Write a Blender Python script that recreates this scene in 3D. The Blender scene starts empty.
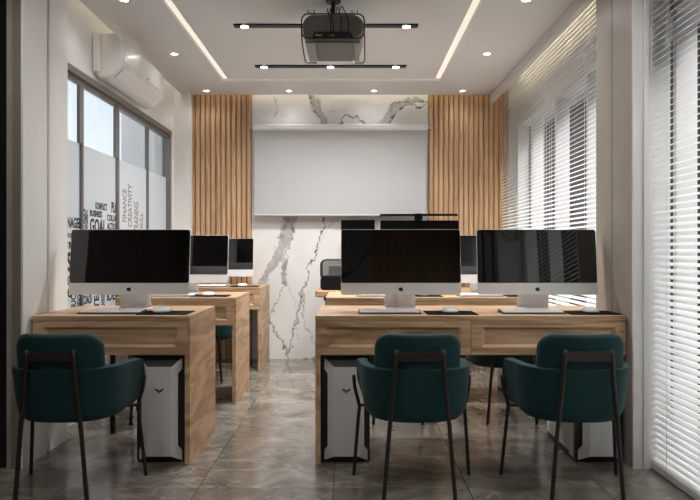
import bpy, bmesh, math, random
import numpy as np
from mathutils import Vector, Matrix, Quaternion
C = bpy.context.scene.collection
R = math.radians
random.seed(4)

# ------------------------------------------------------------------ camera, world, exposure
F = 635.0; CX = 352.0; CY = 251.0; CH = 1.077
cd = bpy.data.cameras.new('camera'); cam = bpy.data.objects.new('camera', cd); C.objects.link(cam)
cam.location = (0, 0, CH); cam.rotation_euler = (R(90), 0, 0)
cd.sensor_width = 36; cd.lens = F / 700 * 36; cd.shift_x = -2 / 700; cd.shift_y = 1 / 700
cd.clip_start = 0.02; cd.clip_end = 200
bpy.context.scene.camera = cam
vs = bpy.context.scene.view_settings
vs.view_transform = 'Standard'; vs.look = 'None'; vs.gamma = 1; vs.use_curve_mapping = False
vs.exposure = 0.64

SKY_LEFT, SKY_RIGHT = 1.05, 14.5
w = bpy.data.worlds.new('sky'); bpy.context.scene.world = w; w.use_nodes = True
nt = w.node_tree; nt.nodes.clear()
out = nt.nodes.new('ShaderNodeOutputWorld'); bg = nt.nodes.new('ShaderNodeBackground')
tc = nt.nodes.new('ShaderNodeTexCoord'); sx = nt.nodes.new('ShaderNodeSeparateXYZ')
nt.links.new(tc.outputs['Generated'], sx.inputs[0])
rz = nt.nodes.new('ShaderNodeValToRGB')
rz.color_ramp.elements[0].position = 0.0; rz.color_ramp.elements[0].color = (0.86, 0.88, 0.90, 1)
rz.color_ramp.elements[1].position = 0.42; rz.color_ramp.elements[1].color = (0.42, 0.52, 0.66, 1)
nt.links.new(sx.outputs['Z'], rz.inputs[0])
mr = nt.nodes.new('ShaderNodeMapRange'); mr.inputs[1].default_value = -0.2; mr.inputs[2].default_value = 0.5
mr.inputs[3].default_value = SKY_LEFT; mr.inputs[4].default_value = SKY_RIGHT
nt.links.new(sx.outputs['X'], mr.inputs[0])
mc = nt.nodes.new('ShaderNodeMapRange'); mc.inputs[1].default_value = -0.2; mc.inputs[2].default_value = 0.4
nt.links.new(sx.outputs['X'], mc.inputs[0])
mxc = nt.nodes.new('ShaderNodeMix'); mxc.data_type = 'RGBA'; nt.links.new(mc.outputs[0], mxc.inputs[0])
nt.links.new(rz.outputs[0], mxc.inputs[6]); mxc.inputs[7].default_value = (0.72, 0.70, 0.67, 1)
nt.links.new(mxc.outputs[2], bg.inputs[0]); nt.links.new(mr.outputs[0], bg.inputs[1])
nt.links.new(bg.outputs[0], out.inputs[0])

SPOT_W, TRACK_W, STRIP_E, COVE_E = 20.0, 52.0, 1.7, 7.0

# ------------------------------------------------------------------ materials
def new_mat(name):
    m = bpy.data.materials.new(name); m.use_nodes = True
    return m, m.node_tree, m.node_tree.nodes['Principled BSDF']
def mat(name, col, rough=0.5, metal=0.0, spec=0.5, emit=None, es=0, sheen=0, noise=0.0, nscale=40, bump=0.0, coat=0):
    m, t, b = new_mat(name)
    b.inputs['Base Color'].default_value = (*col, 1); b.inputs['Roughness'].default_value = rough
    b.inputs['Metallic'].default_value = metal; b.inputs['Specular IOR Level'].default_value = spec
    b.inputs['Sheen Weight'].default_value = sheen; b.inputs['Coat Weight'].default_value = coat
    if emit: b.inputs['Emission Color'].default_value = (*emit, 1); b.inputs['Emission Strength'].default_value = es
    if noise or bump:
        c = t.nodes.new('ShaderNodeTexCoord'); n = t.nodes.new('ShaderNodeTexNoise')
        n.inputs['Scale'].default_value = nscale; n.inputs['Detail'].default_value = 5
        t.links.new(c.outputs['Object'], n.inputs['Vector'])
        if noise:
            mx = t.nodes.new('ShaderNodeMix'); mx.data_type = 'RGBA'
            mx.inputs[6].default_value = (*[v * (1 - noise) for v in col], 1)
            mx.inputs[7].default_value = (*[min(1, v * (1 + noise)) for v in col], 1)
            t.links.new(n.outputs['Fac'], mx.inputs[0]); t.links.new(mx.outputs[2], b.inputs['Base Color'])
        if bump:
            bp = t.nodes.new('ShaderNodeBump'); bp.inputs['Strength'].default_value = bump; bp.inputs['Distance'].default_value = 0.002
            t.links.new(n.outputs['Fac'], bp.inputs['Height']); t.links.new(bp.outputs[0], b.inputs['Normal'])
    return m
def wood(name, dark, light, scale, rot=(0, 0, 0), rough=0.42, knots=True):
    m, t, b = new_mat(name)
    L = t.links
    c = t.nodes.new('ShaderNodeTexCoord'); mp = t.nodes.new('ShaderNodeMapping')
    mp.inputs['Scale'].default_value = scale; mp.inputs['Rotation'].default_value = rot
    inf = t.nodes.new('ShaderNodeObjectInfo'); ad = t.nodes.new('ShaderNodeVectorMath'); ad.operation = 'ADD'
    sc = t.nodes.new('ShaderNodeVectorMath'); sc.operation = 'SCALE'; sc.inputs['Scale'].default_value = 7.0
    cb = t.nodes.new('ShaderNodeCombineXYZ')
    for i in range(3): L.new(inf.outputs['Random'], cb.inputs[i])
    L.new(cb.outputs[0], sc.inputs[0]); L.new(c.outputs['Object'], mp.inputs[0])
    L.new(mp.outputs[0], ad.inputs[0]); L.new(sc.outputs[0], ad.inputs[1])
    n1 = t.nodes.new('ShaderNodeTexNoise'); n1.inputs['Scale'].default_value = 1.0; n1.inputs['Detail'].default_value = 4; n1.inputs['Distortion'].default_value = 0.6
    n2 = t.nodes.new('ShaderNodeTexNoise'); n2.inputs['Scale'].default_value = 5.0; n2.inputs['Detail'].default_value = 6; n2.inputs['Roughness'].default_value = 0.65
    L.new(ad.outputs[0], n1.inputs['Vector']); L.new(ad.outputs[0], n2.inputs['Vector'])
    ml = t.nodes.new('ShaderNodeMath'); ml.operation = 'MULTIPLY_ADD'; ml.inputs[1].default_value = 9.0; 
    L.new(n1.outputs['Fac'], ml.inputs[0]); ml.inputs[2].default_value = 0
    sn = t.nodes.new('ShaderNodeMath'); sn.operation = 'SINE'; 
    m2 = t.nodes.new('ShaderNodeMath'); m2.operation = 'MULTIPLY'; m2.inputs[1].default_value = 3.2
    L.new(ml.outputs[0], m2.inputs[0]); L.new(m2.outputs[0], sn.inputs[0])
    a = t.nodes.new('ShaderNodeMath'); a.operation = 'MULTIPLY_ADD'; a.inputs[1].default_value = 0.17; a.inputs[2].default_value = 0.0
    L.new(sn.outputs[0], a.inputs[0])
    s2 = t.nodes.new('ShaderNodeMath'); s2.operation = 'ADD'; L.new(a.outputs[0], s2.inputs[0]); L.new(n2.outputs['Fac'], s2.inputs[1])
    rp = t.nodes.new('ShaderNodeValToRGB'); rp.color_ramp.elements[0].position = 0.25; rp.color_ramp.elements[1].position = 0.72
    rp.color_ramp.elements[0].color = (*dark, 1); rp.color_ramp.elements[1].color = (*light, 1)
    L.new(s2.outputs[0], rp.inputs[0]); L.new(rp.outputs[0], b.inputs['Base Color'])
    b.inputs['Roughness'].default_value = rough; b.inputs['Specular IOR Level'].default_value = 0.4
    bp = t.nodes.new('ShaderNodeBump'); bp.inputs['Strength'].default_value = 0.12; bp.inputs['Distance'].default_value = 0.001
    L.new(s2.outputs[0], bp.inputs['Height']); L.new(bp.outputs[0], b.inputs['Normal'])
    return m
WD, WL = (0.36, 0.205, 0.108), (0.64, 0.425, 0.26)
M = {}
M['wood_x'] = wood('oak_grain_along', WD, WL, (0.8, 9, 9))
M['wood_side'] = wood('oak_grain_slanted', WD, WL, (3, 0.8, 4.2), (R(-24), 0, 0))
M['wood_slat'] = wood('oak_slat', (0.44, 0.265, 0.145), (0.60, 0.395, 0.235), (14, 14, 1.1), rough=0.5)
M['wood_back'] = mat('slat_backing', (0.24, 0.12, 0.05), 0.7)
M['white'] = mat('white_paint', (0.80, 0.79, 0.775), 0.7, noise=0.02, nscale=3)
M['ceiling'] = mat('ceiling_paint', (0.68, 0.67, 0.66), 0.8, noise=0.02, nscale=2)
M['greige'] = mat('greige_stone', (0.36, 0.32, 0.28), 0.45, noise=0.12, nscale=9)  # pale column cladding darkened: shade put into the colour
M['greige_dark'] = mat('taupe_trim', (0.22, 0.19, 0.155), 0.6, noise=0.08, nscale=8)  # same cladding on the left column's front, deeper shade in the colour
M['black_panel'] = mat('black_lacquer', (0.006, 0.005, 0.005), 0.4)
M['dark_wood'] = wood('dark_walnut', (0.05, 0.034, 0.024), (0.13, 0.095, 0.07), (8, 8, 1.2))
M['screen_fabric'] = mat('projection_fabric', (0.44, 0.438, 0.437), 0.85, noise=0.01, nscale=6)
M['white_plastic'] = mat('white_plastic', (0.84, 0.83, 0.82), 0.35)
M['white_gloss'] = mat('white_gloss', (0.82, 0.815, 0.81), 0.25, coat=0.2)
M['case_white'] = mat('satin_white', (0.68, 0.675, 0.67), 0.7)
M['velvet'] = mat('deep_black', (0.003, 0.003, 0.003), 0.9, spec=0.02)
M['key_gap'] = mat('key_gap_grey', (0.10, 0.10, 0.10), 0.6)
M['blind'] = mat('blind_slat_white', (0.78, 0.78, 0.78), 0.45)
M['alu'] = mat('brushed_aluminium', (0.78, 0.765, 0.75), 0.4, metal=0.1)
M['alu_dark'] = mat('grey_window_metal', (0.21, 0.20, 0.19), 0.45, metal=0.3)
M['screen_glass'] = mat('black_screen_glass', (0.004, 0.004, 0.004), 0.03, spec=1.0)
M['black'] = mat('black_plastic', (0.012, 0.012, 0.012), 0.45)
M['black_matte'] = mat('black_rubber', (0.008, 0.008, 0.009), 0.9, spec=0.12)
M['logo_black'] = mat('logo_black', (0.01, 0.01, 0.01), 0.4)
M['leg_metal'] = mat('dark_bronze_metal', (0.035, 0.028, 0.025), 0.45, metal=0.5)
M['teal'] = mat('teal_upholstery', (0.005, 0.036, 0.038), 0.75, sheen=0.06, spec=0.25, noise=0.1, nscale=180, bump=0.15)
M['silver'] = mat('tower_silver', (0.66, 0.65, 0.63), 0.4, metal=0.1)
M['silver_side'] = mat('tower_white_side', (0.62, 0.61, 0.60), 0.4)
M['proj_grey'] = mat('projector_grey', (0.15, 0.145, 0.135), 0.5)
M['proj_light'] = mat('projector_light_grey', (0.30, 0.29, 0.27), 0.5)
M['chrome'] = mat('chrome', (0.6, 0.6, 0.6), 0.2, metal=1)
M['red'] = mat('red_jack', (0.6, 0.02, 0.02), 0.4); M['blue'] = mat('blue_jack', (0.02, 0.05, 0.5), 0.4); M['yellow'] = mat('yellow_jack', (0.6, 0.45, 0.03), 0.4)
M['lamp'] = mat('lamp_lens', (1, 1, 1), 0.5, emit=(1, 0.93, 0.83), es=14)
M['strip'] = mat('led_channel_diffuser', (0.8, 0.78, 0.7), 0.6, emit=(1, 0.91, 0.76), es=STRIP_E * 0.24)
M['cove'] = mat('led_cove_tape', (1, 1, 1), 0.6, emit=(1, 0.86, 0.64), es=COVE_E)
M['text_black'] = mat('black_vinyl', (0.012, 0.012, 0.012), 0.6)
M['text_grey'] = mat('grey_vinyl', (0.33, 0.30, 0.28), 0.6)
M['facade'] = mat('brown_facade', (0.022, 0.011, 0.007), 0.9, noise=0.5, nscale=1.5)
M['outside_grey'] = mat('outside_render', (0.30, 0.30, 0.31), 0.9)
M['ground'] = mat('outside_ground', (0.015, 0.013, 0.012), 0.9)
def thin_glass(name, tint=(1, 1, 1)):
    m, t, b = new_mat(name); t.nodes.remove(b)
    o = t.nodes['Material Output']; tr = t.nodes.new('ShaderNodeBsdfTransparent'); tr.inputs[0].default_value = (*tint, 1)
    g = t.nodes.new('ShaderNodeBsdfGlossy'); g.inputs['Roughness'].default_value = 0.02
    lw = t.nodes.new('ShaderNodeLayerWeight'); lw.inputs[0].default_value = 0.5; mx = t.nodes.new('ShaderNodeMixShader')
    p = t.nodes.new('ShaderNodeMath'); p.operation = 'POWER'; p.inputs[1].default_value = 5.0; t.links.new(lw.outputs['Facing'], p.inputs[0])
    f = t.nodes.new('ShaderNodeMath'); f.operation = 'MULTIPLY_ADD'; f.inputs[1].default_value = 0.5; f.inputs[2].default_value = 0.03; t.links.new(p.outputs[0], f.inputs[0])
    t.links.new(f.outputs[0], mx.inputs[0]); t.links.new(tr.outputs[0], mx.inputs[1]); t.links.new(g.outputs[0], mx.inputs[2])
    t.links.new(mx.outputs[0], o.inputs[0]); return m
M['glass'] = thin_glass('window_glass', (0.93, 0.95, 0.96)); M['smoke'] = thin_glass('smoked_cover', (0.6, 0.6, 0.6))
def film():
    m, t, b = new_mat('frosted_film'); o = t.nodes['Material Output']
    b.inputs['Base Color'].default_value = (0.66, 0.655, 0.65, 1); b.inputs['Roughness'].default_value = 0.5
    tl = t.nodes.new('ShaderNodeBsdfTranslucent'); tl.inputs[0].default_value = (0.85, 0.85, 0.85, 1)
    mx = t.nodes.new('ShaderNodeMixShader'); mx.inputs[0].default_value = 0.62
    t.links.new(b.outputs[0], mx.inputs[1]); t.links.new(tl.outputs[0], mx.inputs[2]); t.links.new(mx.outputs[0], o.inputs[0]); return m
M['film'] = film()
def floor_mat():
    m, t, b = new_mat('polished_stone_tile'); L = t.links; N = t.nodes.new
    c = N('ShaderNodeTexCoord'); sp = N('ShaderNodeSeparateXYZ'); L.new(c.outputs['Object'], sp.inputs[0])
    def math_(op, a, bv=None, cv=None):
        n = N('ShaderNodeMath'); n.operation = op
        for i, v in enumerate((a, bv, cv)):
            if v is None: continue
            if isinstance(v, (int, float)): n.inputs[i].default_value = v
            else: L.new(v, n.inputs[i])
        return n.outputs[0]
    P = 0.612
    u = math_('DIVIDE', math_('ADD', sp.outputs['X'], 0.697 + 10 * P), P)
    v = math_('DIVIDE', math_('ADD', sp.outputs['Y'], -2.885 + 20 * P), P)
    fu = math_('FRACT', u); fv = math_('FRACT', v)
    du = math_('MULTIPLY', math_('MINIMUM', fu, math_('SUBTRACT', 1, fu)), P)
    dv = math_('MULTIPLY', math_('MINIMUM', fv, math_('SUBTRACT', 1, fv)), P)
    ju = math_('LESS_THAN', du, 0.0019); jv = math_('MULTIPLY', math_('LESS_THAN', dv, 0.0012), 0.45)
    j = math_('MAXIMUM', ju, jv)
    # each tile its own piece of stone
    cb = N('ShaderNodeCombineXYZ'); L.new(math_('MULTIPLY', math_('FLOOR', u), 3.7), cb.inputs[0]); L.new(math_('MULTIPLY', math_('FLOOR', v), 2.3), cb.inputs[1])
    ad = N('ShaderNodeVectorMath'); ad.operation = 'ADD'; L.new(c.outputs['Object'], ad.inputs[0]); L.new(cb.outputs[0], ad.inputs[1])
    n1 = N('ShaderNodeTexNoise'); n1.inputs['Scale'].default_value = 3.4; n1.inputs['Detail'].default_value = 12; n1.inputs['Roughness'].default_value = 0.70; n1.inputs['Distortion'].default_value = 0.8
    L.new(ad.outputs[0], n1.inputs['Vector'])
    rp = N('ShaderNodeValToRGB'); e = rp.color_ramp.elements
    e[0].position = 0.34; e[0].color = (0.105, 0.085, 0.067, 1); e[1].position = 0.68; e[1].color = (0.31, 0.285, 0.25, 1)
    k = e.new(0.5); k.color = (0.18, 0.155, 0.13, 1)
    L.new(n1.outputs['Fac'], rp.inputs[0])
    mp = N('ShaderNodeMapping'); mp.inputs['Rotation'].default_value = (0, 0, R(-38)); mp.inputs['Scale'].default_value = (1.0, 2.6, 1)
    L.new(ad.outputs[0], mp.inputs[0])
    n2 = N('ShaderNodeTexNoise'); n2.inputs['Scale'].default_value = 1.5; n2.inputs['Detail'].default_value = 5; n2.inputs['Distortion'].default_value = 1.0
    L.new(mp.outputs[0], n2.inputs['Vector'])
    vein = math_('SUBTRACT', 1, math_('MINIMUM', math_('MULTIPLY', math_('ABSOLUTE', math_('SUBTRACT', n2.outputs['Fac'], 0.5)), 55), 1))
    vein = math_('MULTIPLY', math_('MULTIPLY', vein, n1.outputs['Fac']), 0.75)
    mx = N('ShaderNodeMix'); mx.data_type = 'RGBA'; L.new(vein, mx.inputs[0]); L.new(rp.outputs[0], mx.inputs[6]); mx.inputs[7].default_value = (0.44, 0.41, 0.37, 1)
    vo = N('ShaderNodeTexVoronoi'); vo.inputs['Scale'].default_value = 24; L.new(ad.outputs[0], vo.inputs['Vector'])
    fl = math_('MULTIPLY', math_('LESS_THAN', vo.outputs['Distance'], 0.075), 0.8)
    m3 = N('ShaderNodeMix'); m3.data_type = 'RGBA'; L.new(math_('MULTIPLY', fl, n1.outputs['Fac']), m3.inputs[0]); L.new(mx.outputs[2], m3.inputs[6]); m3.inputs[7].default_value = (0.6, 0.57, 0.52, 1)
    m2 = N('ShaderNodeMix'); m2.data_type = 'RGBA'; L.new(j, m2.inputs[0]); L.new(m3.outputs[2], m2.inputs[6]); m2.inputs[7].default_value = (0.04, 0.034, 0.028, 1)
    L.new(m2.outputs[2], b.inputs['Base Color'])
    b.inputs['Roughness'].default_value = 0.13; b.inputs['Specular IOR Level'].default_value = 0.6
    return m
M['floor'] = floor_mat()
def marble_attr():
    m, t, b = new_mat('veined_white_marble'); L = t.links
    a = t.nodes.new('ShaderNodeAttribute'); a.attribute_name = 'vein'
    L.new(a.outputs['Color'], b.inputs['Base Color']); b.inputs['Roughness'].default_value = 0.16; b.inputs['Specular IOR Level'].default_value = 0.5
    return m
M['marble_attr'] = marble_attr()
def marble_simple():
    m, t, b = new_mat('grey_marble'); L = t.links; N = t.nodes.new
    c = N('ShaderNodeTexCoord'); n = N('ShaderNodeTexNoise'); n.inputs['Scale'].default_value = 0.9; n.inputs['Detail'].default_value = 7; n.inputs['Distortion'].default_value = 1.4
    L.new(c.outputs['Object'], n.inputs['Vector']); rp = N('ShaderNodeValToRGB'); e = rp.color_ramp.elements
    e[0].position = 0.0; e[0].color = (0.5, 0.49, 0.48, 1); e[1].position = 1.0; e[1].color = (0.55, 0.54, 0.53, 1)
    for p, v in ((0.47, 0.45), (0.5, 0.06), (0.515, 0.3), (0.54, 0.5)):
        k = e.new(p); k.color = (v, v, v, 1)
    L.new(n.outputs['Fac'], rp.inputs[0]); L.new(rp.outputs[0], b.inputs['Base Color']); b.inputs['Roughness'].default_value = 0.25
    return m
M['marble'] = marble_simple()

# ------------------------------------------------------------------ mesh helpers
class MB:
    def __init__(s): s.v = []; s.f = []; s.m = []
    def add(s, vs_, fs, mi=0):
        o = len(s.v); s.v += [tuple(p) for p in vs_]; s.f += [tuple(i + o for i in f) for f in fs]; s.m += [mi] * len(fs); return s
    def box(s, x0, x1, y0, y1, z0, z1, mi=0):
        return s.add([(x0,y0,z0),(x1,y0,z0),(x1,y1,z0),(x0,y1,z0),(x0,y0,z1),(x1,y0,z1),(x1,y1,z1),(x0,y1,z1)],
                     [(0,3,2,1),(4,5,6,7),(0,1,5,4),(1,2,6,5),(2,3,7,6),(3,0,4,7)], mi)
    def prism(s, poly, z0, z1, ax='z', mi=0):
        n = len(poly)
        def P(a, b, c): return {'z': (a, b, c), 'y': (a, c, b), 'x': (c, a, b)}[ax]
        vs_ = [P(a, b, z0) for a, b in poly] + [P(a, b, z1) for a, b in poly]
        fs = [tuple(range(n))[::-1], tuple(range(n, 2 * n))] + [(i, (i + 1) % n, n + (i + 1) % n, n + i) for i in range(n)]
        return s.add(vs_, fs, mi)
    def tube(s, pts, r, n=10, closed=False, mi=0, flat=1.0):
        pts = [Vector(p) for p in pts]; k = len(pts)
        T = []
        for i in range(k):
            if closed: t = pts[(i + 1) % k] - pts[i - 1]
            else: t = pts[min(i + 1, k - 1)] - pts[max(i - 1, 0)]
            T.append(t.normalized())
        u = T[0].orthogonal().normalized(); vs_ = []
        if abs(T[0].z) > 0.7: u = (Vector((1, 0, 0)) - T[0] * T[0].x).normalized()
        for i in range(k):
            if i: q = T[i - 1].rotation_difference(T[i]); u = q @ u
            w_ = T[i].cross(u); rr = r[i] if isinstance(r, (list, tuple)) else r
            for j in range(n):
                a = 2 * math.pi * j / n; vs_.append(pts[i] + u * math.cos(a) * rr + w_ * math.sin(a) * rr * flat)
        fs = [(i * n + j, i * n + (j + 1) % n, ((i + 1) % k) * n + (j + 1) % n, ((i + 1) % k) * n + j) for i in range(k if closed else k - 1) for j in range(n)]
        if not closed: fs += [tuple(range(n))[::-1], tuple((k - 1) * n + j for j in range(n))]
        return s.add(vs_, fs, mi)
    def cyl(s, c, r, z0, z1, n=24, mi=0, r2=None):
        r2 = r if r2 is None else r2
        vs_ = [(c[0] + r * math.cos(2*math.pi*i/n), c[1] + r * math.sin(2*math.pi*i/n), z0) for i in range(n)]
        vs_ += [(c[0] + r2 * math.cos(2*math.pi*i/n), c[1] + r2 * math.sin(2*math.pi*i/n), z1) for i in range(n)]
        return s.add(vs_, [tuple(range(n))[::-1], tuple(range(n, 2*n))] + [(i, (i+1)%n, n+(i+1)%n, n+i) for i in range(n)], mi)
    def build(s, name, m, parent=None, loc=None, smooth=False, bevel=0, seg=2, sub=0, solid=None):
        me = bpy.data.meshes.new(name); me.from_pydata(s.v, [], s.f)
        ms = m if isinstance(m, (list, tuple)) else [m]
        for q in ms: me.materials.append(q)
        me.polygons.foreach_set('material_index', s.m); me.update()
        bm = bmesh.new(); bm.from_mesh(me); bmesh.ops.recalc_face_normals(bm, faces=bm.faces); bm.to_mesh(me); bm.free()
        o = bpy.data.objects.new(name, me); C.objects.link(o)
        if smooth: me.polygons.foreach_set('use_smooth', [True] * len(me.polygons))
        if solid is not None:
            d = o.modifiers.new('s', 'SOLIDIFY'); d.thickness = solid; d.offset = -1; d.use_even_offset = False
        if bevel:
            b = o.modifiers.new('b', 'BEVEL'); b.width = bevel; b.segments = seg; b.limit_method = 'ANGLE'; b.angle_limit = R(35)
            me.polygons.foreach_set('use_smooth', [True] * len(me.polygons)); b.harden_normals = True
        if sub: q = o.modifiers.new('u', 'SUBSURF'); q.levels = sub; q.render_levels = sub
        if parent: o.parent = parent
        if loc: o.location = loc
        return o
def tag(o, label, cat, group=None, kind=None):
    if label: o['label'] = label
    if cat: o['category'] = cat
    if group: o['group'] = group
    if kind: o['kind'] = kind
    return o
def thing(name, label, cat, loc=(0, 0, 0), rz=0, group=None):
    o = bpy.data.objects.new(name, None); C.objects.link(o); o.location = loc; o.rotation_euler = (0, 0, rz); o.empty_display_size = 0.1
    return tag(o, label, cat, group)
def struct(o): o['kind'] = 'structure'; return o
def tree_copy(root, loc, label, group=None):
    def cp(o, par):
        c = o.copy(); C.objects.link(c); c.parent = par
        for ch in [q for q in C.objects if q.parent == o]: cp(ch, c)
        return c
    r = cp(root, None); r.location = loc; r['label'] = label
    if group: r['group'] = group
    return r
def smooth_path(pts, k=6):
    P = [Vector(p) for p in pts]; P = [P[0] * 2 - P[1]] + P + [P[-1] * 2 - P[-2]]; o = []
    for i in range(1, len(P) - 2):
        for j in range(k):
            t = j / k; a, b, c, d = P[i-1:i+3]
            o.append(0.5 * ((2*b) + (c - a)*t + (2*a - 5*b + 4*c - d)*t*t + (-a + 3*b - 3*c + d)*t**3))
    o.append(P[-2]); return o
def rrect(cx, cy, w_, h, r, n=6):
    o = []
    for (sx_, sy_, a0) in ((1, 1, 0), (-1, 1, 90), (-1, -1, 180), (1, -1, 270)):
        for i in range(n + 1):
            a = R(a0 + 90 * i / n); o.append((cx + sx_*(w_/2 - r) + r*math.cos(a), cy + sy_*(h/2 - r) + r*math.sin(a)))
    return o

# ------------------------------------------------------------------ room constants
WY = 6.33; LX = -1.735; CZ = 2.62; TOP = 2.78; RY = -1.7; NX = -2.3; BX = 1.49; GX = 1.73; YE = 0.6  # YE: window run carried on unseen beside the camera for added daylight

# floor and ceiling
struct(MB().box(NX - 0.1, 1.85, RY - 0.1, WY + 0.12, -0.1, 0).build('floor', M['floor']))
cl = MB(); sl, sr, sw = -1.168, 0.80, 0.055; yb = 5.75; yf = -1.0
T2 = CZ + 0.05
cl.box(NX, sl, RY, 3.17, CZ, T2); cl.box(LX + 0.055, sl, 3.17, yb - sw, CZ, T2)
cl.box(sr, 1.40, RY, WY - 0.06, CZ, T2)
cl.box(sl, sr, RY, yf, CZ, T2)
cl.box(LX + 0.055, sr, yb, WY - 0.06, CZ, T2); cl.box(LX + 0.055, sl, yb - sw, yb, CZ, T2)
cl.box(sl + sw, sr - sw, yf + sw, yb - sw, CZ, T2)
cl.box(NX - 0.1, 1.85, RY - 0.1, WY + 0.12, TOP, TOP + 0.1)
struct(cl.build('ceiling', M['ceiling']))
o = MB().box(1.37, 1.40, YE, WY - 0.06, 2.54, CZ).build('trim_1', M['ceiling']); struct(o)
# walls
struct(MB().box(NX, -1.605, WY, WY + 0.12, 0, TOP).box(0.757, 1.85, WY, WY + 0.12, 0, TOP).box(-1.605, 0.757, WY + 0.02, WY + 0.12, 0, TOP).build('wall_back', M['white']))
wl = MB(); WZ0, WZ1, WA, WB = 0.45, 2.22, 3.63, 6.05
wl.box(LX - 0.15, LX, 3.17, WA, 0, TOP).box(LX - 0.15, LX, WB, WY, 0, TOP)
wl.box(LX - 0.15, LX, WA, WB, 0, WZ0).box(LX - 0.15, LX, WA, WB, WZ1, TOP)
struct(wl.build('wall_left', M['white']))
struct(MB().box(LX, -1.58, 6.19, 6.29, 0, TOP).build('trim_2', M['white'], bevel=0.003))
struct(MB().box(NX - 0.1, NX, RY, 3.17, 0, TOP).build('wall_left_near', M['dark_wood']))
rw = MB().box(NX, 0.25, RY - 0.1, RY, 0, TOP, 0).box(0.25, 1.85, RY - 0.1, RY, 0, TOP, 1)
for i in range(18): rw.box(0.3 + i * 0.07, 0.34 + i * 0.07, RY, RY + 0.03, 0, TOP, 1)
struct(rw.build('wall_rear', [M['marble'], M['wood_slat']]))
# left partition with black panel beside the column
struct(MB().box(NX, -1.705, 3.15, 3.27, 0, TOP).build('door_1', M['black_panel']))
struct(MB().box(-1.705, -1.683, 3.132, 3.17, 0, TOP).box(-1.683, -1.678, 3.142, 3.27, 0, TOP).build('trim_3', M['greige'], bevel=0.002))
# left column: lit side white, shade on the front painted as darker colour
lc = MB(); 
lc.box(-1.735, -1.637, 3.155, 3.63, 0, CZ + 0.05)
lc.box(-1.637, -1.625, 3.137, 3.385, 0, CZ + 0.05).box(-1.637, -1.625, 3.415, 3.63, 0, CZ + 0.05)
struct(lc.build('wall_left_column', M['white'], bevel=0.002))
struct(MB().box(-1.678, -1.637, 3.139, 3.155, 0, CZ + 0.05).build('trim_4', M['greige_dark']))
# right column: shade on its inner side painted as darker colour
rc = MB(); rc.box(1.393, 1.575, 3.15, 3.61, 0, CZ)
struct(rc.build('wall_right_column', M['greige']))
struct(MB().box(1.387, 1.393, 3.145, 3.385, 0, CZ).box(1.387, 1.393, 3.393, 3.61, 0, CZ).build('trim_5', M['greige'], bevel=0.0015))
struct(MB().box(1.387, 1.435, 3.132, 3.15, 0, CZ).box(1.435, 1.460, 3.12, 3.15, 0, CZ).box(1.460, 1.575, 3.14, 3.15, 0, CZ).build('trim_6', M['white'], bevel=0.002))  # lit front of the same column, kept white against the darkened side
# right window wall
ww = MB(); ww.box(1.62, GX + 0.12, YE, WY, 2.29, TOP); ww.box(GX, GX + 0.12, WY - 0.13, WY, 0, 2.29)
struct(ww.build('wall_right', M['white']))
struct(MB().box(BX, 1.85, RY, YE, 0, TOP).build('wall_right_near', M['marble']))
nb = MB()
for y in (-0.9, -0.1, 0.4): nb.box(BX - 0.02, BX, y, y + 0.05, 0, CZ)
struct(nb.build('trim_7', M['black']))
wr = thing('window_1', None, None, (GX, 0, 0)); del_ = None; struct(wr)
fr = MB()
for y in (YE + 0.02, 2.5, 4.36, WY - 0.17): fr.box(0.0, 0.05, y, y + 0.04, 0.04, 2.29)
fr.box(0, 0.05, YE, WY - 0.13, 0, 0.04)
fr.build('window_frame', M['alu_dark'], wr)
MB().box(0.02, 0.026, YE, WY - 0.13, 0.04, 2.29).build('pane', M['glass'], wr)
for i, y in enumerate((5.72, 5.04, 4.36, 3.72, 3.175, 2.50, 1.82, 1.14)):
    MB().box(-0.11, -0.002, y, y + 0.03, 0, 2.29).build('fin', M['white'], wr, bevel=0.002)
MB().box(-0.11, -0.002, WY - 0.13, WY - 0.005, 0, 2.29).build('fin', M['white'], wr)
# left window
wn = thing('window_2', None, None, (LX, 0, 0)); struct(wn)
f = MB(); 
f.box(-0.06, 0.018, WA, WB, WZ1 - 0.045, WZ1).box(-0.06, 0.018, WA, WB, WZ0, WZ0 + 0.05).box(-0.06, 0.018, WB - 0.045, WB, WZ0, WZ1).box(-0.06, 0.018, WA, WA + 0.04, WZ0, WZ1)
f.build('window_frame', M['alu_dark'], wn, bevel=0.003)
f2 = MB()
for (a, b, z1) in ((4.10, 4.125, 0), (4.725, 4.75, 0), (4.752, 4.775, 1), (5.425, 5.45, 0)):
    f2.box(-0.035, -0.006 if z1 == 0 else -0.012, a, b, WZ0 + 0.05, WZ1 - 0.045)
f2.box(-0.0235, -.003, 4.055, 4.10, 1.77, WZ1 - .085).box(-0.0235, -.003, 4.675, 4.724, 1.77, WZ1 - .085).box(-0.0235, -0.004, WA + 0.04, 4.66, WZ1 - 0.085, WZ1 - 0.045).box(-0.05, -0.004, 4.76, WB - 0.045, WZ1 - 0.075, WZ1 - 0.045)
f2.build('sash', M['alu_dark'], wn, bevel=0.002)
for a, b in ((WA + 0.04, 4.10), (4.125, 4.725), (4.775, 5.425), (5.45, WB - 0.045)):
    MB().box(-0.030, -0.026, a, b, WZ0 + 0.05, WZ1 - 0.045).build('pane', M['glass'], wn)
for a, b in ((WA + 0.04, 4.10), (4.125, 4.725), (4.775, 5.425), (5.45, WB - 0.045)):
    fm = MB().box(-0.0255, -0.0245, a, b, WZ0 + 0.05, 1.77).build('frosted_film', M['film'], wn)
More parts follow.
